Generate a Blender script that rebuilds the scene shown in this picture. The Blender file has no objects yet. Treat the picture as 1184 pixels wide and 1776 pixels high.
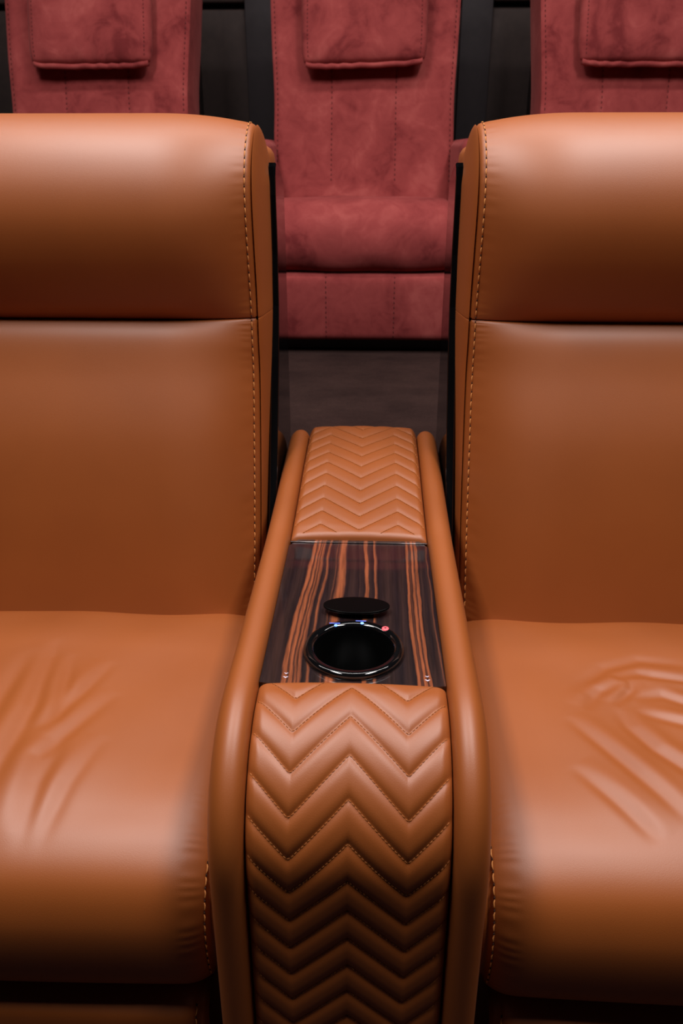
import bpy, bmesh, math, random
import numpy as np
from mathutils import Vector

SC = bpy.context.scene
COL = SC.collection
rng = random.Random(7)

# ------------------------------------------------------------------ camera
FOC = 1400.0
PITCH = math.atan(628 / FOC)
YAW = math.atan(60 / math.hypot(FOC, 628))
cd = bpy.data.cameras.new('camera')
cam = bpy.data.objects.new('camera', cd)
COL.objects.link(cam)
cam.location = (0.016, 0.0, 1.134)
cam.rotation_euler = (math.pi / 2 - PITCH, 0, YAW)
cd.sensor_fit = 'VERTICAL'
cd.sensor_height = 36.0
cd.lens = FOC / 1776 * 36.0
cd.clip_start = 0.02
cd.dof.use_dof = True
cd.dof.focus_distance = 1.0
cd.dof.aperture_fstop = 9.0
SC.camera = cam

# ------------------------------------------------------------------ world, lamps, exposure
w = bpy.data.worlds.new('world')
SC.world = w
w.use_nodes = True
w.node_tree.nodes['Background'].inputs[0].default_value = (1.0, 0.93, 0.9, 1)
w.node_tree.nodes['Background'].inputs[1].default_value = 0.006
SC.view_settings.view_transform = 'Standard'
SC.view_settings.look = 'None'
SC.view_settings.gamma = 1.0
SC.view_settings.use_curve_mapping = False
SC.view_settings.exposure = 0.0


def area(name, loc, sx, sy, power, colour=(1.0, 0.95, 0.93), rx=0.0):
    d = bpy.data.lights.new(name, 'AREA')
    d.shape = 'RECTANGLE'
    d.size, d.size_y, d.energy, d.color = sx, sy, power, colour
    o = bpy.data.objects.new(name, d)
    o.location = loc
    o.rotation_euler = (rx, 0, 0)
    COL.objects.link(o)
    return o


area('ceiling_strip_left', (-0.80, 0.63, 2.95), 0.30, 1.15, 42, (1.0, 0.945, 0.93))
area('ceiling_strip_right', (0.80, 0.63, 2.95), 0.30, 1.15, 42, (1.0, 0.945, 0.93))
area('ceiling_strip_rear', (0.0, 1.78, 3.05), 3.0, 0.2, 32)

# ------------------------------------------------------------------ node materials
def lin(r, g, b):
    f = lambda c: (c / 255 / 12.92) if c / 255 <= 0.04045 else ((c / 255 + 0.055) / 1.055) ** 2.4
    return (f(r), f(g), f(b), 1)


def new_mat(name, base, rough=0.5, **kw):
    m = bpy.data.materials.new(name)
    m.use_nodes = True
    b = m.node_tree.nodes['Principled BSDF']
    b.inputs['Base Color'].default_value = base
    b.inputs['Roughness'].default_value = rough
    for k, v in kw.items():
        b.inputs[k.replace('_', ' ')].default_value = v
    return m, m.node_tree, b


def node(nt, typ, **kw):
    n = nt.nodes.new(typ)
    for k, v in kw.items():
        setattr(n, k, v)
    return n


def noise(nt, scale, detail=4, rough=0.55, vec=None, dist=0.0):
    n = node(nt, 'ShaderNodeTexNoise')
    n.inputs['Scale'].default_value = scale
    n.inputs['Detail'].default_value = detail
    n.inputs['Roughness'].default_value = rough
    n.inputs['Distortion'].default_value = dist
    if vec is None:
        tc = node(nt, 'ShaderNodeTexCoord')
        vec = tc.outputs['Object']
    nt.links.new(vec, n.inputs['Vector'])
    return n


def ramp(nt, fac, stops, interp='LINEAR'):
    r = node(nt, 'ShaderNodeValToRGB')
    r.color_ramp.interpolation = interp
    el = r.color_ramp.elements
    while len(el) > 1:
        el.remove(el[-1])
    el[0].position, el[0].color = stops[0]
    for p, c in stops[1:]:
        e = el.new(p)
        e.color = c
    nt.links.new(fac, r.inputs['Fac'])
    return r


def bump(nt, bsdf, height, strength, distance=0.001):
    b = node(nt, 'ShaderNodeBump')
    b.inputs['Strength'].default_value = strength
    b.inputs['Distance'].default_value = distance
    nt.links.new(height, b.inputs['Height'])
    nt.links.new(b.outputs['Normal'], bsdf.inputs['Normal'])


def leather(name, c1, c2, rough=0.46):
    m, nt, b = new_mat(name, c1, rough, Specular_IOR_Level=0.88)
    n = noise(nt, 5.0, 3)
    r = ramp(nt, n.outputs['Fac'], [(0.3, c1), (0.7, c2)])
    nt.links.new(r.outputs['Color'], b.inputs['Base Color'])
    n2 = noise(nt, 900, 3)
    bump(nt, b, n2.outputs['Fac'], 0.16, 0.0006)
    return m


M = {}
M['leather'] = leather('tan_leather', lin(154, 79, 24), lin(161, 84, 27), 0.50)
M['thread'] = new_mat('orange_thread', lin(210, 136, 70), 0.7)[0]
M['pad_thread'] = new_mat('tan_thread', lin(186, 114, 56), 0.7)[0]
M['hole'] = new_mat('stitch_hole', lin(52, 22, 8), 0.9)[0]
M['seam'] = new_mat('seam_shadow_thread', lin(120, 58, 22), 0.8)[0]
M['gloss'] = new_mat('black_gloss', (0.0035, 0.0035, 0.004, 1), 0.035, Specular_IOR_Level=0.9)[0]
M['black'] = new_mat('black_plastic', (0.003, 0.003, 0.003, 1), 0.3)[0]
M['satin'] = new_mat('satin_black', (0.0015, 0.0015, 0.0015, 1), 0.3, Specular_IOR_Level=0.12)[0]
M['mark'] = new_mat('pale_mark', lin(225, 215, 235), 0.4)[0]
M['dark_wall'] = new_mat('dark_ceiling_paint', lin(20, 17, 17), 0.9)[0]


def emit(name, col, s):
    m, nt, b = new_mat(name, col, 0.4)
    b.inputs['Emission Color'].default_value = col
    b.inputs['Emission Strength'].default_value = s
    return m


M['led_blue'] = emit('blue_led', lin(120, 165, 255), 1.6)
M['led_dim'] = emit('blue_icon', lin(95, 120, 235), 0.7)
M['led_red'] = emit('red_led', lin(236, 96, 104), 0.55)


def suede(name):
    m, nt, b = new_mat(name, lin(140, 52, 52), 0.92, Specular_IOR_Level=0.15)
    b.inputs['Sheen Weight'].default_value = 0.25
    b.inputs['Sheen Roughness'].default_value = 0.45
    b.inputs['Sheen Tint'].default_value = lin(225, 140, 135)
    tc = node(nt, 'ShaderNodeTexCoord')
    oi = node(nt, 'ShaderNodeObjectInfo')
    sh = node(nt, 'ShaderNodeVectorMath', operation='MULTIPLY_ADD')
    comb = node(nt, 'ShaderNodeCombineXYZ')
    for i in range(3):
        nt.links.new(oi.outputs['Random'], comb.inputs[i])
    nt.links.new(comb.outputs[0], sh.inputs[0])
    sh.inputs[1].default_value = (7, 5, 3)
    nt.links.new(tc.outputs['Object'], sh.inputs[2])
    a = noise(nt, 6, 4, 0.55, sh.outputs[0], 0.8)
    c = noise(nt, 19, 4, 0.6, sh.outputs[0], 1.2)
    mx = node(nt, 'ShaderNodeMath', operation='MULTIPLY_ADD')
    nt.links.new(c.outputs['Fac'], mx.inputs[0])
    mx.inputs[1].default_value = 0.45
    nt.links.new(a.outputs['Fac'], mx.inputs[2])
    r = ramp(nt, mx.outputs[0], [(0.51, lin(112, 40, 41)), (0.64, lin(137, 56, 55)), (0.80, lin(150, 65, 63)), (0.95, lin(164, 78, 74))])
    nt.links.new(r.outputs['Color'], b.inputs['Base Color'])
    f = noise(nt, 500, 2, 0.5, tc.outputs['Object'])
    bump(nt, b, f.outputs['Fac'], 0.2, 0.001)
    return m


M['suede'] = suede('burgundy_suede')
M['suede_thread'] = new_mat('dark_red_thread', lin(84, 26, 26), 0.9)[0]


def carpet():
    m, nt, b = new_mat('brown_carpet', lin(64, 46, 44), 0.97, Specular_IOR_Level=0.1)
    tc = node(nt, 'ShaderNodeTexCoord')
    mp = node(nt, 'ShaderNodeMapping')
    mp.inputs['Scale'].default_value = (1.0, 1.25, 1.0)
    nt.links.new(tc.outputs['Object'], mp.inputs['Vector'])
    a = noise(nt, 5, 6, 0.65, mp.outputs[0])
    r = ramp(nt, a.outputs['Fac'], [(0.3, lin(43, 29, 27)), (0.7, lin(62, 44, 40))])
    f = noise(nt, 350, 3, 0.7)
    mix = node(nt, 'ShaderNodeMixRGB', blend_type='MULTIPLY')
    mix.inputs['Fac'].default_value = 0.55
    nt.links.new(r.outputs['Color'], mix.inputs[1])
    r2 = ramp(nt, f.outputs['Fac'], [(0.35, (0.55, 0.55, 0.55, 1)), (0.65, (1.2, 1.2, 1.2, 1))])
    nt.links.new(r2.outputs['Color'], mix.inputs[2])
    nt.links.new(mix.outputs[0], b.inputs['Base Color'])
    bump(nt, b, f.outputs['Fac'], 0.6, 0.003)
    return m


M['carpet'] = carpet()


def wall_mat(name, c1, c2, rough):
    m, nt, b = new_mat(name, c1, rough, Specular_IOR_Level=0.3)
    n = noise(nt, 40, 5)
    r = ramp(nt, n.outputs['Fac'], [(0.3, c1), (0.7, c2)])
    nt.links.new(r.outputs['Color'], b.inputs['Base Color'])
    return m


M['panel'] = wall_mat('dark_brown_panel', lin(42, 29, 26), lin(50, 36, 32), 0.7)
M['pilaster'] = wall_mat('charcoal_pilaster', lin(43, 37, 39), lin(48, 41, 43), 0.6)


def ebony():
    m, nt, b = new_mat('ebony_veneer', lin(50, 34, 30), 0.3, Specular_IOR_Level=0.5, Coat_Weight=1.0, Coat_Roughness=0.03)
    tc = node(nt, 'ShaderNodeTexCoord')
    sep = node(nt, 'ShaderNodeSeparateXYZ')
    nt.links.new(tc.outputs['Object'], sep.inputs[0])
    # slow wander of the grain along the panel
    mp = node(nt, 'ShaderNodeMapping')
    mp.inputs['Scale'].default_value = (9.0, 5.0, 1.0)
    mp.inputs['Location'].default_value = (3.1, 0.7, 0)
    nt.links.new(tc.outputs['Object'], mp.inputs['Vector'])
    n1 = noise(nt, 1.0, 2, 0.4, mp.outputs[0])
    mp2 = node(nt, 'ShaderNodeMapping')
    mp2.inputs['Scale'].default_value = (110.0, 22.0, 1.0)
    nt.links.new(tc.outputs['Object'], mp2.inputs['Vector'])
    n2 = noise(nt, 1.0, 3, 0.5, mp2.outputs[0])

    def madd(a, k, c):
        q = node(nt, 'ShaderNodeMath', operation='MULTIPLY_ADD')
        nt.links.new(a, q.inputs[0])
        q.inputs[1].default_value = k
        if isinstance(c, float):
            q.inputs[2].default_value = c
        else:
            nt.links.new(c, q.inputs[2])
        return q.outputs[0]
    u = madd(sep.outputs[0], 5.0, 0.5)            # 0..1 across the panel
    # the left-hand grain leans toward the left as it nears the front edge
    t = madd(sep.outputs[1], 0.30, -0.26)
    neg = node(nt, 'ShaderNodeMath', operation='SUBTRACT')
    neg.inputs[0].default_value = 0.55
    nt.links.new(u, neg.inputs[1])
    cl = node(nt, 'ShaderNodeClamp')
    nt.links.new(neg.outputs[0], cl.inputs[0])
    lean = node(nt, 'ShaderNodeMath', operation='MULTIPLY')
    nt.links.new(t, lean.inputs[0])
    nt.links.new(cl.outputs[0], lean.inputs[1])
    lean2 = node(nt, 'ShaderNodeMath', operation='MULTIPLY_ADD')
    nt.links.new(lean.outputs[0], lean2.inputs[0])
    lean2.inputs[1].default_value = -2.2
    nt.links.new(u, lean2.inputs[2])
    u2 = madd(n1.outputs['Fac'], 0.09, lean2.outputs[0])
    u3 = madd(n2.outputs['Fac'], 0.022, u2)
    sub = node(nt, 'ShaderNodeMath', operation='SUBTRACT')
    nt.links.new(u3, sub.inputs[0])
    sub.inputs[1].default_value = 0.056
    D, K, O, P = lin(48, 32, 29), lin(26, 18, 22), lin(146, 81, 50), lin(98, 56, 40)
    st = [(0.0, D), (0.06, K), (0.11, D), (0.150, K), (0.158, O), (0.172, O), (0.178, K), (0.183, P), (0.190, O), (0.200, O), (0.206, K),
          (0.211, P), (0.218, O), (0.224, K), (0.232, O), (0.243, P), (0.249, K), (0.268, D), (0.275, O), (0.283, P), (0.289, K), (0.330, D),
          (0.336, P), (0.344, K), (0.356, P), (0.366, O), (0.396, O), (0.404, P), (0.412, K), (0.46, D), (0.5, K)]
    r1 = ramp(nt, sub.outputs[0], st)
    st2 = [(0.5, D), (0.538, K), (0.545, O), (0.560, O), (0.568, D), (0.603, K), (0.609, O), (0.620, P), (0.627, K), (0.70, D), (0.76, K), (0.80, D),
           (0.832, K), (0.838, O), (0.850, O), (0.856, K), (0.861, P), (0.869, K), (0.875, O), (0.885, O), (0.891, K), (0.896, P), (0.903, O),
           (0.912, O), (0.918, K), (0.93, D), (0.955, K), (0.978, D), (0.984, P), (0.992, K)]
    r2 = ramp(nt, sub.outputs[0], st2)
    gt = node(nt, 'ShaderNodeMath', operation='GREATER_THAN')
    nt.links.new(sub.outputs[0], gt.inputs[0])
    gt.inputs[1].default_value = 0.5
    mix = node(nt, 'ShaderNodeMixRGB')
    nt.links.new(gt.outputs[0], mix.inputs[0])
    nt.links.new(r1.outputs['Color'], mix.inputs[1])
    nt.links.new(r2.outputs['Color'], mix.inputs[2])
    mp3 = node(nt, 'ShaderNodeMapping')
    mp3.inputs['Scale'].default_value = (420.0, 14.0, 1.0)
    nt.links.new(tc.outputs['Object'], mp3.inputs['Vector'])
    n3 = noise(nt, 1.0, 3, 0.6, mp3.outputs[0])
    r3 = ramp(nt, n3.outputs['Fac'], [(0.3, (0.45, 0.42, 0.42, 1)), (0.65, (1.25, 1.2, 1.2, 1))])
    mul = node(nt, 'ShaderNodeMixRGB', blend_type='MULTIPLY')
    mul.inputs[0].default_value = 0.8
    nt.links.new(mix.outputs[0], mul.inputs[1])
    nt.links.new(r3.outputs['Color'], mul.inputs[2])
    nt.links.new(mul.outputs[0], b.inputs['Base Color'])
    return m


M['ebony'] = ebony()

# ------------------------------------------------------------------ mesh helpers
def link(name, me, mat, parent=None, smooth=True):
    o = bpy.data.objects.new(name, me)
    COL.objects.link(o)
    for m in (mat if isinstance(mat, (list, tuple)) else [mat]):
        me.materials.append(m)
    if smooth:
        me.polygons.foreach_set('use_smooth', [True] * len(me.polygons))
    if parent is not None:
        o.parent = parent
        o.matrix_parent_inverse = parent.matrix_world.inverted()
    return o


def mesh(name, verts, faces, mat, parent=None, smooth=True, idx=None):
    me = bpy.data.meshes.new(name)
    me.from_pydata([tuple(v) for v in verts], [], faces)
    if idx is not None:
        me.polygons.foreach_set('material_index', idx)
    me.update()
    return link(name, me, mat, parent, smooth)


def empty(name, loc, label, cat, group=None):
    o = bpy.data.objects.new(name, None)
    o.location = loc
    o.empty_display_size = 0.05
    COL.objects.link(o)
    bpy.context.view_layer.update()
    o['label'], o['category'] = label, cat
    if group:
        o['group'] = group
    return o


def grid_faces(nu, nv, off=0, flip=False):
    f = []
    for j in range(nv - 1):
        for i in range(nu - 1):
            a = off + j * nu + i
            q = (a, a + 1, a + nu + 1, a + nu)
            f.append(q[::-1] if flip else q)
    return f


def grid(name, P, mat, parent=None, flip=False):
    """P: array nv x nu x 3"""
    nv, nu = P.shape[:2]
    return mesh(name, P.reshape(-1, 3), grid_faces(nu, nv, 0, flip), mat, parent)


def spline(ctrl, t):
    """Catmull-Rom through ctrl at uniform parameter t in 0..n-1"""
    c = np.asarray(ctrl, float)
    n = len(c)
    c = np.vstack([2 * c[0] - c[1], c, 2 * c[-1] - c[-2]])
    t = np.clip(np.asarray(t, float), 0, n - 1 - 1e-9)
    i = t.astype(int)
    f = (t - i)[..., None]
    p0, p1, p2, p3 = c[i], c[i + 1], c[i + 2], c[i + 3]
    return 0.5 * (2 * p1 + (p2 - p0) * f + (2 * p0 - 5 * p1 + 4 * p2 - p3) * f ** 2 + (3 * p1 - p0 - 3 * p2 + p3) * f ** 3)


def normals_of(P):
    du = np.gradient(P, axis=1)
    dv = np.gradient(P, axis=0)
    n = np.cross(du, dv)
    return n / (np.linalg.norm(n, axis=-1, keepdims=True) + 1e-12)


def round_box(name, lo, hi, r, mat, parent=None, seg=4):
    bm = bmesh.new()
    bmesh.ops.create_cube(bm, size=1)
    for v in bm.verts:
        v.co = Vector([(lo[k] + hi[k]) / 2 + v.co[k] * (hi[k] - lo[k]) for k in range(3)])
    if r > 0:
        bmesh.ops.bevel(bm, geom=list(bm.edges), offset=r, segments=seg, affect='EDGES', profile=0.5)
    me = bpy.data.meshes.new(name)
    bm.to_mesh(me)
    bm.free()
    return link(name, me, mat, parent)


def slab_prism(name, outline, x0, x1, mat, parent=None, bev=0.0):
    """outline of (y, z) points extruded from x0 to x1, edges bevelled"""
    bm = bmesh.new()
    a = [bm.verts.new((x0, y, z)) for y, z in outline]
    b = [bm.verts.new((x1, y, z)) for y, z in outline]
    n = len(a)
    bm.faces.new(a)
    bm.faces.new(b[::-1])
    for i in range(n):
        bm.faces.new((a[(i + 1) % n], a[i], b[i], b[(i + 1) % n]))
    bmesh.ops.recalc_face_normals(bm, faces=bm.faces)
    if bev > 0:
        caps = [e for e in bm.edges if abs(e.verts[0].co.x - e.verts[1].co.x) < 1e-6]
        bmesh.ops.bevel(bm, geom=caps, offset=bev, segments=3, affect='EDGES', profile=0.5)
    me = bpy.data.meshes.new(name)
    bm.to_mesh(me)
    bm.free()
    o = link(name, me, mat, parent, smooth=False)
    return o


def resample(P, step):
    P = np.asarray(P, float)
    d = np.r_[0, np.cumsum(np.linalg.norm(np.diff(P[:, :3], axis=0), axis=1))]
    s = np.arange(step / 2, d[-1], step)
    return np.stack([np.interp(s, d, P[:, k]) for k in range(P.shape[1])], 1)


def stitches(name, runs, mat, hole, parent, pitch=0.013, frac=0.78, r=0.0009, lift=0.0005, kind=True):
    """runs: list of arrays (n x 6) of point + outward normal. Little thread dashes with needle holes between."""
    V, F, I = [], [], []

    def dash(p, q, n, rad, mi):
        t = (q - p)
        L = np.linalg.norm(t)
        if L < 1e-6:
            return
        t /= L
        b = np.cross(t, n)
        b /= np.linalg.norm(b) + 1e-12
        o = len(V)
        for c, k in ((p, 0.55), (p * .7 + q * .3, 1.0), (p * .3 + q * .7, 1.0), (q, 0.55)):
            up = n * (rad if k == 1.0 else -rad * 0.4)
            for a in range(5):
                an = 2 * math.pi * a / 5
                V.append(c + up + (b * math.cos(an) + n * math.sin(an)) * rad * k)
                # thread sits on the leather
        for k in range(3):
            for a in range(5):
                a2 = (a + 1) % 5
                F.append((o + k * 5 + a, o + k * 5 + a2, o + (k + 1) * 5 + a2, o + (k + 1) * 5 + a))
                I.append(mi)
        F.append(tuple(o + a for a in range(5))[::-1])
        F.append(tuple(o + 15 + a for a in range(5)))
        I.extend([mi, mi])

    for R in runs:
        S = resample(R, pitch / 2)
        for k in range(0, len(S) - 2, 2):
            a, m, c = S[k], S[k + 1], S[k + 2]
            n = m[3:] / (np.linalg.norm(m[3:]) + 1e-12)
            p = a[:3] + (c[:3] - a[:3]) * (1 - frac) / 2
            q = c[:3] - (c[:3] - a[:3]) * (1 - frac) / 2
            dash(p + n * lift, q + n * lift, n, r, 0)
            if hole is not None:
                g = a[:3] - n * r * 0.2
                t = (c[:3] - a[:3]) * 0.13
                dash(g - t + n * lift * .5, g + t + n * lift * .5, n, r * 1.0, 1)
    o = mesh(name, V, F, [mat, hole] if hole is not None else [mat], parent, True, I)
    if kind:
        o['kind'] = 'stuff'
    return o


def tube(name, pts, r, mat, parent, n=6):
    pts = np.asarray(pts, float)
    T = np.gradient(pts, axis=0)
    T /= np.linalg.norm(T, axis=1, keepdims=True) + 1e-12
    ref = np.array([0, 0, 1.0])
    V = []
    for p, t in zip(pts, T):
        rr = ref if abs(t @ ref) < 0.9 else np.array([1.0, 0, 0])
        b = np.cross(t, rr)
        b /= np.linalg.norm(b)
        c = np.cross(t, b)
        for a in range(n):
            V.append(p + r * (b * math.cos(2 * math.pi * a / n) + c * math.sin(2 * math.pi * a / n)))
    F = []
    for k in range(len(pts) - 1):
        for a in range(n):
            a2 = (a + 1) % n
            F.append((k * n + a, k * n + a2, (k + 1) * n + a2, (k + 1) * n + a))
    F += [tuple(range(n))[::-1], tuple((len(pts) - 1) * n + a for a in range(n))]
    return mesh(name, V, F, mat, parent)


def smooth01(t):
    t = np.clip(t, 0, 1)
    return t * t * (3 - 2 * t)


# ------------------------------------------------------------------ the setting
PLAT = 0.55      # height of the riser the rear row stands on


def structure(o):
    o['kind'] = 'structure'
    return o


structure(round_box('floor', (-3.4, -1.6, -0.1), (3.4, 1.62, 0.0), 0, M['carpet']))
structure(round_box('trim_1', (-3.4, 1.62, -0.1), (3.4, 3.52, PLAT), 0.006, M['carpet']))
structure(round_box('ceiling', (-3.4, -1.6, 3.2), (3.4, 3.7, 3.3), 0, M['dark_wall']))
structure(round_box('wall_left', (-3.5, -1.6, -0.1), (-3.4, 3.7, 3.2), 0, M['dark_wall']))
structure(round_box('wall_right', (3.4, -1.6, -0.1), (3.5, 3.7, 3.2), 0, M['dark_wall']))
structure(round_box('wall_front', (-3.4, -1.7, -0.1), (3.4, -1.6, 3.2), 0, M['dark_wall']))
wb = structure(round_box('wall_back', (-3.4, 3.56, -0.1), (3.4, 3.7, 3.2), 0, M['black']))
PX = [-2.03, -1.2275, -0.425, 0.382, 1.19, 1.99]     # pilaster centres
edges = [-3.4] + PX + [3.4]
for a, b in zip(edges[:-1], edges[1:]):
    for z0, z1 in ((PLAT, 1.617), (1.636, 2.45), (2.469, 3.18)):
        round_box('panel', (a + 0.002, 3.52, z0), (b - 0.002, 3.56, z1), 0.011, M['panel'], wb, 3)
for k, x in enumerate(PX):
    structure(round_box('trim_%d' % (k + 2), (x - 0.058, 3.50, PLAT), (x + 0.058, 3.535, 3.19), 0.003, M['pilaster'], None, 2))

# ------------------------------------------------------------------ tan recliners
HEAD_C = [(1.246, .8957), (1.240, .901), (1.220, .93), (1.199, .99), (1.195, 1.05), (1.211, 1.105), (1.244, 1.152), (1.295, 1.180), (1.345, 1.180), (1.40, 1.150), (1.42, 1.10)]
HEAD_E = [(1.266, .8957), (1.263, .901), (1.262, .94), (1.255, 1.0), (1.250, 1.06), (1.257, 1.105), (1.283, 1.143), (1.322, 1.166), (1.365, 1.165), (1.41, 1.14), (1.425, 1.10)]
BACK_C = [(1.246, .8953), (1.236, .891), (1.219, .870), (1.198, .82), (1.160, .73), (1.131, .63), (1.108, .53), (1.094, .46), (1.088, .43), (1.09, .40)]
BACK_E = [(1.266, .8953), (1.263, .890), (1.262, .86), (1.262, .81), (1.246, .73), (1.219, .63), (1.190, .54), (1.165, .47), (1.15, .43), (1.15, .40)]
XI, XO = 0.163, 0.735


def pad_surface(C, E, nv, sgn, extra=None):
    d = np.r_[0, 0.0015, 0.003, 0.005, 0.0075, 0.010, 0.013, np.linspace(0.017, 0.16, 30), np.linspace(0.17, XO - XI - 0.17, 40)]
    d = np.r_[d, (XO - XI) - d[:37][::-1]]
    X = XI + d
    e = np.minimum(d, XO - XI - d)
    t = np.clip(e / 0.15, 0, 1)
    wgt = 1 - (1 - t) ** 2.3
    v = np.linspace(0, len(C) - 1, nv)
    c, ed = spline(C, v), spline(E, v)
    yz = ed[:, None] * (1 - wgt[None, :, None]) + c[:, None] * wgt[None, :, None]
    groove = 0.006 * np.exp(-(e / 0.003) ** 2)
    tn = np.gradient(ed, axis=0)
    tn /= np.linalg.norm(tn, axis=1, keepdims=True)
    # outward normal of the profile in the (y, z) plane points toward -y
    nn = np.stack([-tn[:, 1], tn[:, 0]], 1)
    if C is BACK_C:
        nn = -nn
    yz = yz - nn[:, None] * groove[None, :, None]
    # shallow gathers beside the stitched edge
    g = 0.0003 * np.exp(-((e - 0.016) / 0.010) ** 2)[None, :] * (np.sin(v * 23.0 + 1.3 * np.sin(v * 7))[:, None])
    yz = yz - nn[:, None] * (-g[..., None])
    if extra is not None:
        h = extra(X[None, :] + 0 * yz[..., 0], yz[..., 1])
        yz[..., 0] += h
    P = np.concatenate([np.broadcast_to(sgn * X[None, :, None], yz.shape[:2] + (1,)), yz], -1)
    return P, d, v, ed, nn


def cushion_surface(sgn, creases):
    prof = [(1.14, .40), (1.125, .435), (1.09, .450), (1.03, .456), (.95, .460), (.87, .464), (.79, .467), (.72, .468), (.672, .465), (.632, .455),
            (.600, .432), (.582, .392), (.580, .345), (.591, .300), (.617, .276), (.68, .268)]
    e_in = np.array([0, .002, .004, .0065, .009, .0115, .014, .018, .023, .03])
    xi, xo = 0.1400, 0.735
    mid = np.arange(.035, .50, .0033)
    d = np.r_[e_in, mid, np.linspace(.51, xo - xi, 14)]
    X = xi + d
    v = np.linspace(0, len(prof) - 1, 300)
    c = spline(prof, v)
    tn = np.gradient(c, axis=0)
    tn /= np.linalg.norm(tn, axis=1, keepdims=True)
    nn = np.stack([tn[:, 1], -tn[:, 0]], 1)          # outward: up on top, toward -y on the front
    e = np.minimum(d, xo - xi - d)
    t = np.clip(e / 0.055, 0, 1)
    drop = -0.020 * (1 - t) ** 3
    crown = 0.012 * np.sin(np.pi * np.clip(d / (xo - xi), 0, 1)) ** 0.8
    front = smooth01((v - 6.5) / 2.5)                # the seam shows on the front roll
    groove = -0.006 * np.exp(-((d - 0.0065) / 0.0022) ** 2)
    h = drop[None, :] + crown[None, :] * (1 - 0.6 * front[:, None]) + groove[None, :] * front[:, None]
    # gathers along the seam
    gath = 0.00035 * np.exp(-((d - 0.026) / 0.009) ** 2)[None, :] * np.sin(v * 21 + 2 * np.sin(v * 5))[:, None] * front[:, None]
    h = h + gath
    y = c[:, 0][:, None]
    Xg = np.broadcast_to(X[None, :], h.shape)
    Yg = np.broadcast_to(y, h.shape)
    top = 1 - smooth01((v - 8.0) / 2.0)[:, None]
    for pts, wd, amp, side in creases:
        pts = np.asarray(pts)
        best = np.full(h.shape, 9.0)
        sg = np.zeros(h.shape)
        al = np.zeros(h.shape)
        L = np.r_[0, np.cumsum(np.linalg.norm(np.diff(pts, axis=0), axis=1))]
        for k in range(len(pts) - 1):
            a, b = pts[k], pts[k + 1]
            ab = b - a
            tt = np.clip(((Xg - a[0]) * ab[0] + (Yg - a[1]) * ab[1]) / (ab @ ab), 0, 1)
            dx, dy = Xg - a[0] - tt * ab[0], Yg - a[1] - tt * ab[1]
            dist = np.hypot(dx, dy)
            s = np.sign(ab[0] * dy - ab[1] * dx)
            mk = dist < best
            best = np.where(mk, dist, best)
            sg = np.where(mk, s, sg)
            al = np.where(mk, (L[k] + tt * (L[k + 1] - L[k])) / L[-1], al)
        taper = np.sin(np.pi * np.clip(al, 0, 1)) ** 0.75
        sd = best * sg * side
        h = h + top * taper * amp * (-np.exp(-(sd / wd) ** 2) + 0.7 * np.exp(-((sd - 1.9 * wd) / (1.5 * wd)) ** 2))
    # soft, wide slackness of the hide
    h = h + top * 0.0012 * (np.sin(Xg * 31 + 9 * Yg) * np.sin(Yg * 17 + 3 * sgn + Xg * 6))
    yz = c[:, None] + nn[:, None] * h[..., None]
    P = np.concatenate([np.broadcast_to(sgn * X[None, :, None], h.shape + (1,)), yz], -1)
    return P, d, v


def run_at(P, col, sgn):
    N = normals_of(P)
    n = N[:, col]
    flip = np.where((n[:, 1:2] * -1 + n[:, 2:3]) < 0, -1, 1)
    return np.concatenate([P[:, col], n * flip], 1)


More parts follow.
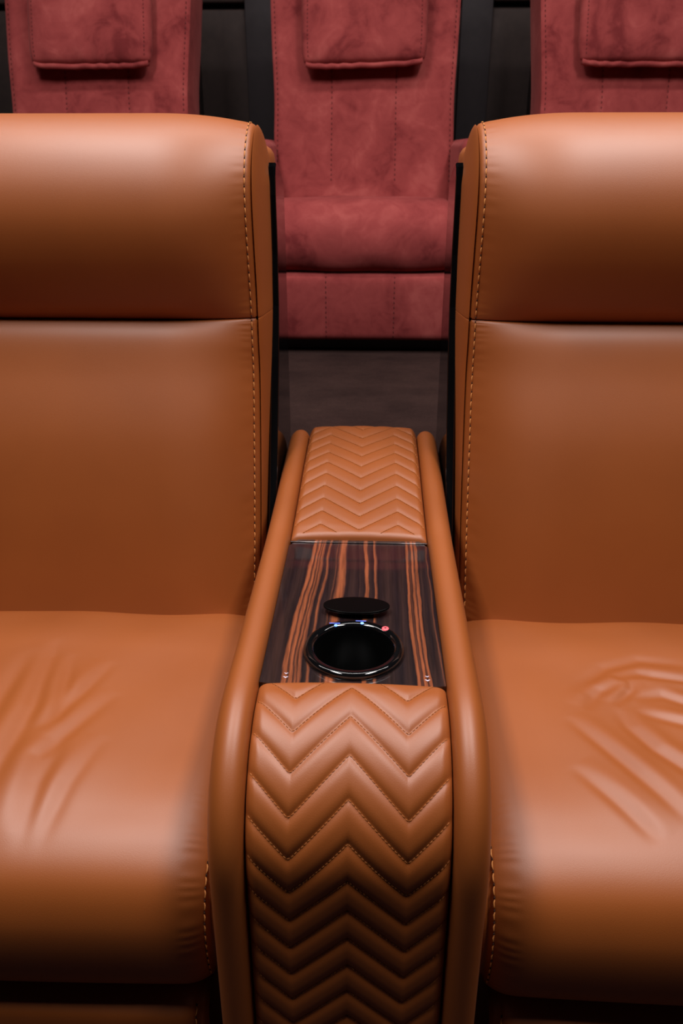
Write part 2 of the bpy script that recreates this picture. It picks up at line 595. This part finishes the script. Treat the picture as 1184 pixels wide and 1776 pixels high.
def recliner(sgn, label, creases):
    root = empty('recliner_seat', (sgn * 0.45, 1.0, 0), label, 'recliner', 'tan leather recliners in the front row')
    # upper and lower upholstery of the back
    Ph, d, vh, edh, _ = pad_surface(HEAD_C, HEAD_E, 120, sgn)
    head = grid('headrest', Ph, M['leather'], root, sgn > 0)
    Pb, d, vb, edb, _ = pad_surface(BACK_C, BACK_E, 130, sgn)
    back = grid('backrest', Pb, M['leather'], root, sgn < 0)
    col = 5
    stitches('stitching', [run_at(Ph, col, sgn)[5:100]], M['thread'], M['hole'], head, 0.0135)
    stitches('stitching', [run_at(Pb, col, sgn)[4:112]], M['thread'], M['hole'], back, 0.0135)
    # side gussets, rounding from the stitched edge to the black side panel
    ee = np.vstack([edb[::-1], edh])
    for xs, xe, nm in ((XI, 0.1485, 'inner'), (XO, 0.750, 'outer')):
        T = np.r_[0, 0.01, 0.03, 0.06, np.linspace(0.1, 1, 14)]
        spy = np.minimum(ee[:, 0] + 0.115, 1.40)
        spz = np.minimum(ee[:, 1], 1.085)
        spine = np.stack([spy, spz], 1)
        yz = ee[:, None] * (1 - T[None, :, None]) + spine[:, None] * T[None, :, None]
        x = xs + (xe - xs) * np.sin(T * math.pi / 2) ** 0.9
        # puffed edge that swells forward of the seam
        out = ee - spine
        out = out / (np.linalg.norm(out, axis=1, keepdims=True) + 1e-9)
        yz = yz + out[:, None] * (0.007 * np.sin(np.clip(T / 0.35, 0, 1) * math.pi))[None, :, None] * 0.8
        P = np.concatenate([np.broadcast_to(sgn * x[None, :, None], yz.shape[:2] + (1,)), yz], -1)
        grid('side_gusset', P, M['leather'], root, sgn > 0)
    # shell behind the upholstery
    round_box('back_shell', tuple(sorted_lo((sgn * 0.156, 1.345, 0.28), (sgn * 0.742, 1.50, 1.135))), tuple(sorted_hi((sgn * 0.156, 1.345, 0.28), (sgn * 0.742, 1.50, 1.135))), 0.03, M['leather'], root)
    lo, hi = (sgn * 0.1530, 1.385, 1.075), (sgn * 0.20, 1.495, 1.142)
    round_box('shell_wing', sorted_lo(lo, hi), sorted_hi(lo, hi), 0.022, M['leather'], root)
    # glossy black side panel
    outl = [(1.13, .03), (1.15, .42), (1.195, .52), (1.245, .63), (1.288, .73), (1.325, .82), (1.346, .90), (1.352, .98), (1.350, 1.07),
            (1.3525, 1.098), (1.358, 1.1105), (1.367, 1.1160), (1.380, 1.116), (1.42, 1.106), (1.462, 1.088), (1.474, 1.066), (1.478, .95), (1.478, .03)]
    sp = slab_prism('side_panel', outl, sgn * 0.1395, sgn * 0.1535, M['gloss'], root, 0.0022)
    sp['label'] = 'glossy black side panel'
    # seat cushion
    Pc, dc, vc = cushion_surface(sgn, creases)
    cu = grid('seat_cushion', Pc, M['leather'], root, sgn < 0)
    R = run_at(Pc, 5, sgn)
    i0 = int(np.searchsorted(vc, 7.9))
    i1 = int(np.searchsorted(vc, 13.2))
    stitches('stitching', [R[i0:i1]], M['thread'], M['hole'], cu, 0.0125)
    # underside and skirt of the cushion
    lo, hi = (sgn * 0.1445, .66, .05), (sgn * 0.73, 1.33, .40)
    round_box('seat_base', sorted_lo(lo, hi), sorted_hi(lo, hi), 0.012, M['leather'], root)
    # footrest pad folded below the cushion
    prof = [(.66, .262), (.61, .260), (.590, .251), (.582, .232), (.580, .18), (.583, .10), (.612, .05), (.63, .038), (.66, .036)]
    vv = np.linspace(0, len(prof) - 1, 70)
    c = spline(prof, vv)
    e_in = np.array([0, .003, .006, .009, .012, .016, .022, .03])
    dd = np.r_[e_in, np.linspace(.04, .54, 20), .57 - e_in[::-1]]
    ed = np.minimum(dd, .57 - dd)
    g = 0.022 * (1 - np.clip(ed / .03, 0, 1)) ** 2.5 + 0.004 * np.exp(-((ed - .009) / .002) ** 2)
    Yf = c[:, 0][:, None] + g[None, :]
    Zf = .147 + (c[:, 1][:, None] - .147) * (1 - 0.12 * (g[None, :] / .022))
    Pf = np.stack([np.broadcast_to(sgn * (0.160 + dd)[None, :], Yf.shape), Yf, Zf], -1)
    fr = grid('footrest', Pf, M['leather'], root, sgn < 0)
    stitches('stitching', [run_at(Pf, 4, sgn)[14:58]], M['thread'], M['hole'], fr, 0.0125)
    return root


def sorted_lo(a, b):
    return tuple(min(p, q) for p, q in zip(a, b))


def sorted_hi(a, b):
    return tuple(max(p, q) for p, q in zip(a, b))


A = 0.0042
CREASE_L = [([(.445, 1.00), (.430, .92), (.415, .835), (.412, .743), (.412, .655)], .012, A, 1),
            ([(.410, .96), (.395, .90), (.372, .80)], .010, A * .7, 1),
            ([(.345, .945), (.362, .87), (.385, .785)], .010, A * .7, 1),
            ([(.318, .872), (.345, .805), (.371, .739), (.368, .64)], .011, A * .8, 1),
            ([(.305, .78), (.322, .70), (.333, .61)], .010, A * .6, 1),
            ([(.352, .77), (.355, .70), (.350, .61)], .011, A * .8, 1),
            ([(.470, .97), (.462, .80), (.458, .66)], .013, A * .8, 1)]
CREASE_R = [([(.271, .844), (.302, .787), (.329, .736), (.367, .67)], .009, A * 1.0, 1),
            ([(.258, .752), (.293, .701), (.328, .648)], .009, A * .8, 1),
            ([(.338, .86), (.343, .823), (.362, .781), (.392, .74), (.45, .69)], .009, A * 1.1, 1),
            ([(.350, .930), (.364, .933), (.389, .94), (.458, .928), (.52, .91)], .009, A * 1.3, -1),
            ([(.300, .895), (.313, .92), (.348, .955), (.4, .977), (.471, .965)], .011, A * .9, -1),
            ([(.338, .87), (.369, .902), (.375, .926)], .007, A * .8, 1),
            ([(.366, .882), (.405, .888), (.437, .869), (.50, .84)], .008, A * .9, 1),
            ([(.300, .862), (.316, .888), (.328, .9), (.363, .917)], .009, A * .7, 1),
            ([(.36, .852), (.422, .827), (.48, .79)], .008, A * .9, 1)]
recliner(-1, 'tan leather recliner with soft straight creases in its seat, left of the quilted console', CREASE_L)
recliner(1, 'tan leather recliner with swirling wrinkles in its seat, right of the quilted console', CREASE_R)

# ------------------------------------------------------------------ console between the recliners
con = empty('armrest_console', (0, 1.0, 0), 'tan leather armrest console with chevron quilted pads and an ebony inlay, between the two recliners', 'console')


def arc(c, r, a0, a1, n):
    return [(c[0] + r * math.cos(a), c[1] + r * math.sin(a)) for a in np.linspace(a0, a1, n)]


# spine of the console from the rear foot, over the top, down the front, in (y, z)
SPINE = [(1.462, .04), (1.462, .3), (1.462, .56)] + arc((1.402, .590), .060, 0, math.pi / 2 - .08, 14)[1:]
SPINE += [(1.30, .642), (1.17, .631), (1.04, .622), (.85, .62)] + arc((.68, .50), .12, math.pi / 2, math.pi, 26) + [(.56, .40), (.56, .2), (.56, .02)]


def spine_samples(step):
    P = np.array(SPINE)
    dd = np.r_[0, np.cumsum(np.linalg.norm(np.diff(P, axis=0), axis=1))]
    s = np.arange(0, dd[-1], step)
    Q = np.stack([np.interp(s, dd, P[:, k]) for k in (0, 1)], 1)
    k = np.ones(9) / 9
    Qs = Q.copy()
    for j in range(2):
        Qs[4:-4, j] = np.convolve(Q[:, j], k, 'valid')
    t = np.gradient(Qs, axis=0)
    t /= np.linalg.norm(t, axis=1, keepdims=True)
    n = np.stack([t[:, 1], -t[:, 0]], 1)     # outward
    return s, Qs, n


S, SP, SN = spine_samples(0.004)
RIM = [(.0985, -.030), (.0990, -.004), (.1000, .003), (.1025, .0085), (.1065, .0125), (.112, .0148), (.118, .0148), (.124, .0122), (.1293, .0070),
       (.1330, .0000), (.1352, -.008), (.1364, -.018), (.1368, -.032), (.1368, -.06), (.1368, -.085)]
RIM = spline(RIM, np.linspace(0, len(RIM) - 1, 34))
for sgn in (-1, 1):
    yz = SP[:, None] + SN[:, None] * RIM[None, :, 1:2]
    P = np.concatenate([np.broadcast_to(sgn * RIM[None, :, 0:1], yz.shape[:2] + (1,)), yz], -1)
    grid('armrest_rim', P, M['leather'], con, sgn < 0)
inner = []
for q, n in zip(SP[::6], SN[::6]):
    p = q - n * 0.075
    inner.append((float(p[0]), float(max(p[1], 0.0))))
slab_prism('console_body', inner, -0.1366, 0.1366, M['leather'], con)

PITCHQ = 0.0382
SQ = 0.0565


def zig(u):
    a = np.abs(u)
    return np.where(a < SQ, a, 2 * SQ - a)


def pad(name, s_of, base, nrm, hw, direction, s_first, corner, thick, ends, depth=0.0036):
    """quilted pad along a path: s_of = distance from its start, chevrons every PITCHQ"""
    u = np.r_[-hw, -hw + .001, -hw + .0025, -hw + .0045, np.linspace(-hw + .0075, hw - .0075, 121), hw - .0045, hw - .0025, hw - .001, hw]
    ph = (s_of[:, None] - direction * zig(u)[None, :] - s_first) / PITCHQ
    f = ph - np.floor(ph)
    dn = np.minimum(f, 1 - f) * 2
    puff = 1 - (1 - dn) ** 2.8
    e = np.clip((hw - np.abs(u)) / .012, 0, 1)
    edge = np.sqrt(1 - (1 - e) ** 2)
    L = s_of[-1]
    en = np.ones_like(s_of)
    if ends[0] > 0:
        t = np.clip(s_of / ends[0], 0, 1)
        en = en * np.sqrt(1 - (1 - t) ** 2)
    if ends[1] > 0:
        t = np.clip((L - s_of) / ends[1], 0, 1)
        en = en * np.sqrt(1 - (1 - t) ** 2)
    body = thick[:, None] if isinstance(thick, np.ndarray) else thick
    crown = 0.004 * (1 - (u / hw) ** 2)[None, :]
    h = (body + crown + depth * puff * smooth01(s_of / 0.03)[:, None]) * edge[None, :] * en[:, None] - 0.006
    yz = base[:, None] + nrm[:, None] * h[..., None]
    uu = np.broadcast_to(u[None, :], h.shape).copy()
    # rounded plan corners at the start
    c = np.clip(1 - s_of / corner, 0, 1)
    uu *= (1 - (0.008 / hw) * (1 - np.sqrt(1 - c ** 2)))[:, None]
    P = np.concatenate([uu[..., None], yz], -1)
    o = grid(name, P, M['leather'], con, True)
    # thread along every chevron
    runs = []
    N = np.concatenate([np.zeros((len(nrm), 1)), nrm], 1)
    ds = s_of[1] - s_of[0]
    kk0 = int(math.floor((0 - SQ - s_first) / PITCHQ)) - 1
    kk1 = int(math.ceil((L + SQ - s_first) / PITCHQ)) + 1
    for k in range(kk0, kk1 + 1):
        cur = []
        for i in range(2, len(u) - 2, 1):
            s = s_first + k * PITCHQ + direction * float(zig(u[i]))
            if s < 0.006 or s > L - 0.006:
                if len(cur) > 3:
                    runs.append(np.array(cur))
                cur = []
                continue
            j = s / ds
            j0 = min(int(j), len(s_of) - 2)
            fr = j - j0
            p = P[j0, i] * (1 - fr) + P[j0 + 1, i] * fr
            cur.append(np.r_[p, N[j0]])
        if len(cur) > 3:
            runs.append(np.array(cur))
    stitches('stitching', runs, M['pad_thread'], None, o, 0.0046, 0.86, 0.00035 if name == 'front_pad' else 0.0005, 0.0004)
    return o


# front pad: from the front edge of the inlay, over the roll and down to the floor
fine_s, fine_q, fine_n = spine_samples(0.0018)
i_start = int(np.argmin(np.where(fine_q[:, 1] > .55, np.abs(fine_q[:, 0] - .702), 9)))
fs = fine_s[i_start:] - fine_s[i_start]
pad('front_pad', fs, fine_q[i_start:], fine_n[i_start:], .0985, 1, 0.0165, .008, 0.009, (.012, 0))
# rear pad: behind the inlay to the rear end
i0 = int(np.argmin(np.where(fine_q[:, 1] > .59, np.abs(fine_q[:, 0] - 1.042), 9)))
i1 = int(np.argmin(np.where(fine_q[:, 0] > 1.455, np.abs(fine_q[:, 1] - .50), 9)))
seg = slice(i1, i0 + 1)
rq, rn = fine_q[seg][::-1], fine_n[seg][::-1]
rs = np.arange(len(rq)) * 0.0018
thick = 0.010 + 0.012 * smooth01(rs / 0.25)
pad('rear_pad', rs, rq, rn, .0985, 1, -0.024, .001, thick, (.010, 0), 0.0027)

# ebony inlay with a round hole for the cup holder
CY, RO = .763, .0440
zt = .6205
nseg = 96
x0, x1, y0, y1 = -.0985, .0985, .700, 1.046
V, F = [], []
for k in range(nseg):
    a = 2 * math.pi * (k + .5) / nseg
    c, s = math.cos(a), math.sin(a)
    tx = (x1 if c > 0 else x0) / c if abs(c) > 1e-9 else 1e9
    ty = ((y1 - CY) if s > 0 else (y0 - CY)) / s if abs(s) > 1e-9 else 1e9
    t = min(abs(tx), abs(ty))
    V += [(RO * c, CY + RO * s, zt - .02), (RO * c, CY + RO * s, zt), (t * c, CY + t * s, zt), (t * c, CY + t * s, zt - .02)]
for k in range(nseg):
    a, b = 4 * k, 4 * ((k + 1) % nseg)
    for j in range(3):
        F.append((a + j, a + j + 1, b + j + 1, b + j))
inl = mesh('wood_inlay', V, F, M['ebony'], con, smooth=False)
inl['label'] = 'glossy striped ebony inlay'
# bright polished line where the inlay meets the rear pad
round_box('edge_strip', (-.098, 1.034, .6195), (.098, 1.0375, .6222), .0008, M['ebony'], con, 2)


def lathe(name, prof, mat, parent, n=72, cx=0.0, cy=0.0, sx=1.0, sy=1.0):
    V, F = [], []
    m = len(prof)
    for k in range(n):
        a = 2 * math.pi * k / n
        for r, z in prof:
            V.append((cx + sx * r * math.cos(a), cy + sy * r * math.sin(a), z))
    for k in range(n):
        for j in range(m - 1):
            a, b = k * m + j, ((k + 1) % n) * m + j
            F.append((a, b, b + 1, a + 1))
    return mesh(name, V, F, mat, parent)


cup = lathe('cup_holder', [(.0437, .620), (.0434, .616), (.0428, .600), (.0420, .556), (.040, .549), (.0, .547)], M['black'], con, cy=CY)
rp = [(.0550, .6195), (.0562, .6210), (.0565, .6230), (.0560, .6255), (.0545, .6275), (.0520, .6283), (.0495, .6281), (.0472, .6276), (.0455, .6266), (.0444, .6245), (.0438, .620)]
lathe('ring', [tuple(p) for p in spline(rp, np.linspace(0, len(rp) - 1, 30))], M['gloss'], cup, 96, cy=CY)


def small_disc(name, x, y, z, r, mat, parent, sy=1.0, h=.0006, n=20):
    return lathe(name, [(r, z), (r * .96, z + h), (r * .5, z + h * 1.2), (0, z + h * 1.2)], mat, parent, n, x, y, 1, sy)


for (x, y, rot) in ((-.0235, .8065, .3), (.0070, .8125, -.12)):
    l = small_disc('indicator_light', x + .0015, y - .0025, .6278, .0021, M['led_blue'], cup)
    l['label'] = 'lit blue indicator dot'
    ib = round_box('icon_bar', (x - .0062, y + .0012, .6278), (x + .0062, y + .0024, .6286), .0002, M['led_dim'], cup, 1)
    for dx in (-.0045, .0, .0045):
        pass
b = small_disc('power_button', .0355, .7990, .6272, .0042, M['led_red'], cup, 1.0, .0016)
b['label'] = 'glowing red button'
tri = mesh('button_triangle', [(.0345, .7975, .6295), (.0345, .8005, .6295), (.0372, .7990, .6295), (.0345, .7975, .6288), (.0345, .8005, .6288), (.0372, .7990, .6288)],
           [(0, 2, 1), (3, 4, 5), (0, 1, 4, 3), (1, 2, 5, 4), (2, 0, 3, 5)], M['suede_thread'], cup, False)
# oval swivel plate behind the cup holder
lathe('swivel_plate', [(.022, .6205), (.022, .6270), (.0392, .6272), (.0402, .6278), (.0405, .6286), (.0405, .6298), (.0402, .6302), (.0398, .63035), (.0394, .6304), (.038, .6304), (.03, .6304), (.0, .6304)], M['satin'], con, 72, 0.001, .848, 1.0, .47)
# two small arrow marks on the front corners of the inlay
for x in (-.0715, .0795):
    for k, yy in enumerate((.710, .717)):
        q = .0030 - .0006 * k
        z = zt + .0004
        vv = [(x - q, yy + q * .7, z), (x - q * .55, yy + q * .7, z), (x, yy + q * .35, z), (x + q * .55, yy + q * .7, z), (x + q, yy + q * .7, z), (x, yy - q * .25, z)]
        vv += [(a, b_, c - .0003) for a, b_, c in vv]
        ff = [(0, 1, 2, 5), (2, 3, 4, 5), (11, 8, 7, 6), (11, 10, 9, 8)] + [(i, (i + 1) % 6, (i + 1) % 6 + 6, i + 6) for i in range(6)]
        mesh('arrow_mark', vv, ff, M['mark'], inl, False)

# ------------------------------------------------------------------ burgundy suede seats on the riser
RB_F = [(2.83, .96), (2.862, 1.05), (2.885, 1.14), (2.905, 1.24), (2.925, 1.33), (2.955, 1.43), (2.99, 1.53), (3.02, 1.62), (3.045, 1.70), (3.075, 1.745), (3.12, 1.755), (3.17, 1.735)]


def red_seat(x0, label, seed):
    rr = random.Random(seed)
    root = empty('suede_seat', (x0, 2.8, PLAT), label, 'theatre seat', 'burgundy suede seats in the rear row')
    hwb = 0.293
    v = np.linspace(0, len(RB_F) - 1, 110)
    c = spline(RB_F, v)
    tn = np.gradient(c, axis=0)
    tn /= np.linalg.norm(tn, axis=1, keepdims=True)
    nn = np.stack([-tn[:, 1], tn[:, 0]], 1)
    d0 = np.array([0, .002, .004, .006, .009, .012, .016, .022])
    d = np.r_[d0, np.linspace(.03, 2 * hwb - .03, 110), 2 * hwb - d0[::-1]]
    X = -hwb + d
    e = np.minimum(d, 2 * hwb - d)
    h = -0.012 * (1 - np.clip(e / .03, 0, 1)) ** 2.2 + 0.010 * np.sin(np.pi * d / (2 * hwb))
    h = np.broadcast_to(h[None, :], (len(v), len(d))).copy()
    for xs in (-.105, .105):
        h -= 0.0035 * np.exp(-((X - xs) / .0035) ** 2)[None, :]
    h -= 0.0022 * np.exp(-((e - .011) / .002) ** 2)[None, :]
    ph = rr.uniform(0, 6)
    h += 0.0014 * np.sin(X * 19 + ph)[None, :] * np.sin(v * 1.7 + ph)[:, None]
    widen = 1 + 0.0 * v + 0.045 * smooth01((v - 3) / 5) - 0.012 * np.exp(-((v - 3.6) / 1.2) ** 2)
    yz = c[:, None] + nn[:, None] * h[..., None]
    Xg = X[None, :] * widen[:, None]
    P = np.concatenate([(x0 + Xg)[..., None], yz], -1)
    bk = grid('backrest', P, M['suede'], root, True)
    N = np.concatenate([np.zeros((len(nn), 1)), nn], 1)
    runs = []
    for xs in (-.105, .105, -hwb + .011, hwb - .011):
        j = int(np.argmin(np.abs(X - xs)))
        runs.append(np.concatenate([P[:, j], N], 1)[8:96])
    stitches('stitching', runs, M['suede_thread'], None, bk, 0.0155, 0.55, 0.0014, 0.0003)
    for s in (-1, 1):
        T = np.r_[0, .01, .03, .06, np.linspace(.1, 1, 10)]
        col = 0 if s < 0 else -1
        E_ = P[:, col, :]
        yy = np.minimum(E_[:, 1][:, None] + 0.19 * T[None, :], 3.26)
        zz = E_[:, 2][:, None] - 0.05 * smooth01((v - 8) / 2)[:, None] * T[None, :]
        xx = E_[:, 0][:, None] + s * (0.004 * np.sin(T * math.pi))[None, :]
        grid('back_side', np.stack([xx + 0 * zz, yy, zz], -1), M['suede'], root, s < 0)
    round_box('back_shell', (x0 - .285, 3.02, PLAT + .1), (x0 + .285, 3.24, 1.70), .02, M['black'], root, 3)
    # seat cushion
    pc = [(2.90, .955), (2.86, .972), (2.78, .985), (2.68, .998), (2.60, .998), (2.545, .984), (2.508, .950), (2.490, .905), (2.490, .855), (2.505, .818), (2.53, .803), (2.57, .80)]
    vv = np.linspace(0, len(pc) - 1, 80)
    cc = spline(pc, vv)
    hw = 0.275
    d = np.r_[d0, np.linspace(.03, 2 * hw - .03, 60), 2 * hw - d0[::-1]]
    e = np.minimum(d, 2 * hw - d)
    t2 = np.gradient(cc, axis=0)
    t2 /= np.linalg.norm(t2, axis=1, keepdims=True)
    n2 = np.stack([t2[:, 1], -t2[:, 0]], 1)
    h = -0.02 * (1 - np.clip(e / .035, 0, 1)) ** 2.4 + 0.006 * np.sin(np.pi * d / (2 * hw))
    h = h[None, :] + 0.0018 * np.sin(d * 27 + ph)[None, :] * np.sin(vv * 1.9 + ph)[:, None]
    yz = cc[:, None] + n2[:, None] * h[..., None]
    P = np.concatenate([np.broadcast_to((x0 - hw + d)[None, :, None], h.shape + (1,)), yz], -1)
    grid('seat_cushion', P, M['suede'], root, False)
    # lower front panel
    pp = [(2.58, .797), (2.535, .796), (2.512, .790), (2.503, .775), (2.501, .74), (2.503, .68), (2.507, .63), (2.513, .602), (2.53, .592), (2.57, .59)]
    vv = np.linspace(0, len(pp) - 1, 60)
    cc = spline(pp, vv)
    h = 0.015 * (1 - np.clip(e / .03, 0, 1)) ** 2.4
    for xs in (-.105, .105):
        h = h + 0.004 * np.exp(-((d - hw - xs) / .0035) ** 2)
    Yp = cc[:, 0][:, None] + h[None, :]
    Zp = np.broadcast_to(cc[:, 1][:, None], Yp.shape)
    P = np.stack([np.broadcast_to((x0 - hw + d)[None, :], Yp.shape), Yp, Zp], -1)
    fp = grid('front_panel', P, M['suede'], root, False)
    runs = []
    for xs in (-.105, .105):
        j = int(np.argmin(np.abs(d - hw - xs)))
        r_ = P[12:50, j]
        runs.append(np.concatenate([r_, np.broadcast_to(np.array([[0, -1.0, 0]]), r_.shape)], 1))
    stitches('stitching', runs, M['suede_thread'], None, fp, 0.0150, 0.55, 0.0015, 0.0002)
    round_box('base', (x0 - .262, 2.56, PLAT), (x0 + .262, 3.10, .95), .01, M['black'], root, 2)
    for s in (-1, 1):
        lo, hi = (x0 + s * .283, 2.50, PLAT), (x0 + s * .418, 3.02, 1.165)
        round_box('armrest', sorted_lo(lo, hi), sorted_hi(lo, hi), .03, M['suede'], root, 5)
    # head cushion strapped to the backrest
    W2, H2, TH = .196, .135, .034
    uu = np.linspace(-1, 1, 61)
    ww = np.linspace(-1, 1, 49)
    U, W_ = np.meshgrid(uu, ww)
    sq = lambda q: 1 - np.abs(q) ** 3.4
    ht = TH * np.clip(sq(U) * sq(W_), 0, None) ** 0.45
    crimp = np.exp(-((W_ + 1) / .35) ** 2)
    ht = ht + 0.0030 * crimp * np.sin(U * 21 + 3 * np.sin(U * 4 + seed)) * (1 - np.abs(U) ** 8)
    corner = np.clip(np.abs(U) ** 5 * np.abs(W_) ** 5, 0, 1)
    Xp = U * W2 * (1 - .045 * corner)
    Zp = W_ * H2 * (1 - .07 * corner)
    tilt = rr.uniform(-.012, .012) + (0.02 if seed == 2 else 0)
    base = np.array([2.925, 1.508])
    tdir = np.array([.27, .963])
    ndir = np.array([-.963, .27])
    Z2 = Zp + tilt * Xp
    fr = base[None, None] + tdir * Z2[..., None] + ndir * (.010 + ht)[..., None]
    rb = base[None, None] + tdir * Z2[..., None] + ndir * (.004 - .45 * ht)[..., None]
    Pfr = np.concatenate([(x0 + Xp)[..., None], fr], -1)
    Prb = np.concatenate([(x0 + Xp)[..., None], rb], -1)
    V = np.vstack([Pfr.reshape(-1, 3), Prb.reshape(-1, 3)])
    nu, nv = len(uu), len(ww)
    F = grid_faces(nu, nv, 0) + grid_faces(nu, nv, nu * nv, True)
    o2 = nu * nv
    rim = [i for i in range(nu)] + [j * nu + nu - 1 for j in range(1, nv)] + [(nv - 1) * nu + i for i in range(nu - 2, -1, -1)] + [j * nu for j in range(nv - 2, 0, -1)]
    for a, b_ in zip(rim, rim[1:] + rim[:1]):
        F.append((b_, a, a + o2, b_ + o2))
    hc = mesh('head_cushion', V, F, M['suede'], root)
    # flat welt along the lower edge and a stitched line up the sides
    low = Pfr[0, 1:-1]
    pts = low + np.array([0, -.004, -.004])
    nb = len(pts)
    Vw = np.vstack([pts + np.array([0, -.004, .006]), pts + np.array([0, -.004, -.008]), pts + np.array([0, .018, -.008]), pts + np.array([0, .018, .006])])
    Fw = []
    for k in range(4):
        k2 = (k + 1) % 4
        for i in range(nb - 1):
            Fw.append((k * nb + i, k * nb + i + 1, k2 * nb + i + 1, k2 * nb + i))
    Fw += [(0, nb, 2 * nb, 3 * nb), (nb - 1, 4 * nb - 1, 3 * nb - 1, 2 * nb - 1)]
    mesh('welt', Vw, Fw, M['suede'], hc)
    runs = []
    for col in (3, -4):
        r_ = Pfr[2:-2, col]
        runs.append(np.concatenate([r_, np.broadcast_to(np.r_[0, ndir][None], r_.shape)], 1))
    stitches('stitching', runs, M['suede_thread'], None, hc, 0.012, 0.6, 0.001, 0.0003)
    return root


red_seat(-0.026, 'burgundy suede seat facing the gap between the two tan recliners, cushion and base in view', 2)
red_seat(-0.890, 'burgundy suede seat rising behind the left tan recliner', 5)
red_seat(0.832, 'burgundy suede seat rising behind the right tan recliner, cut off by the frame', 9)
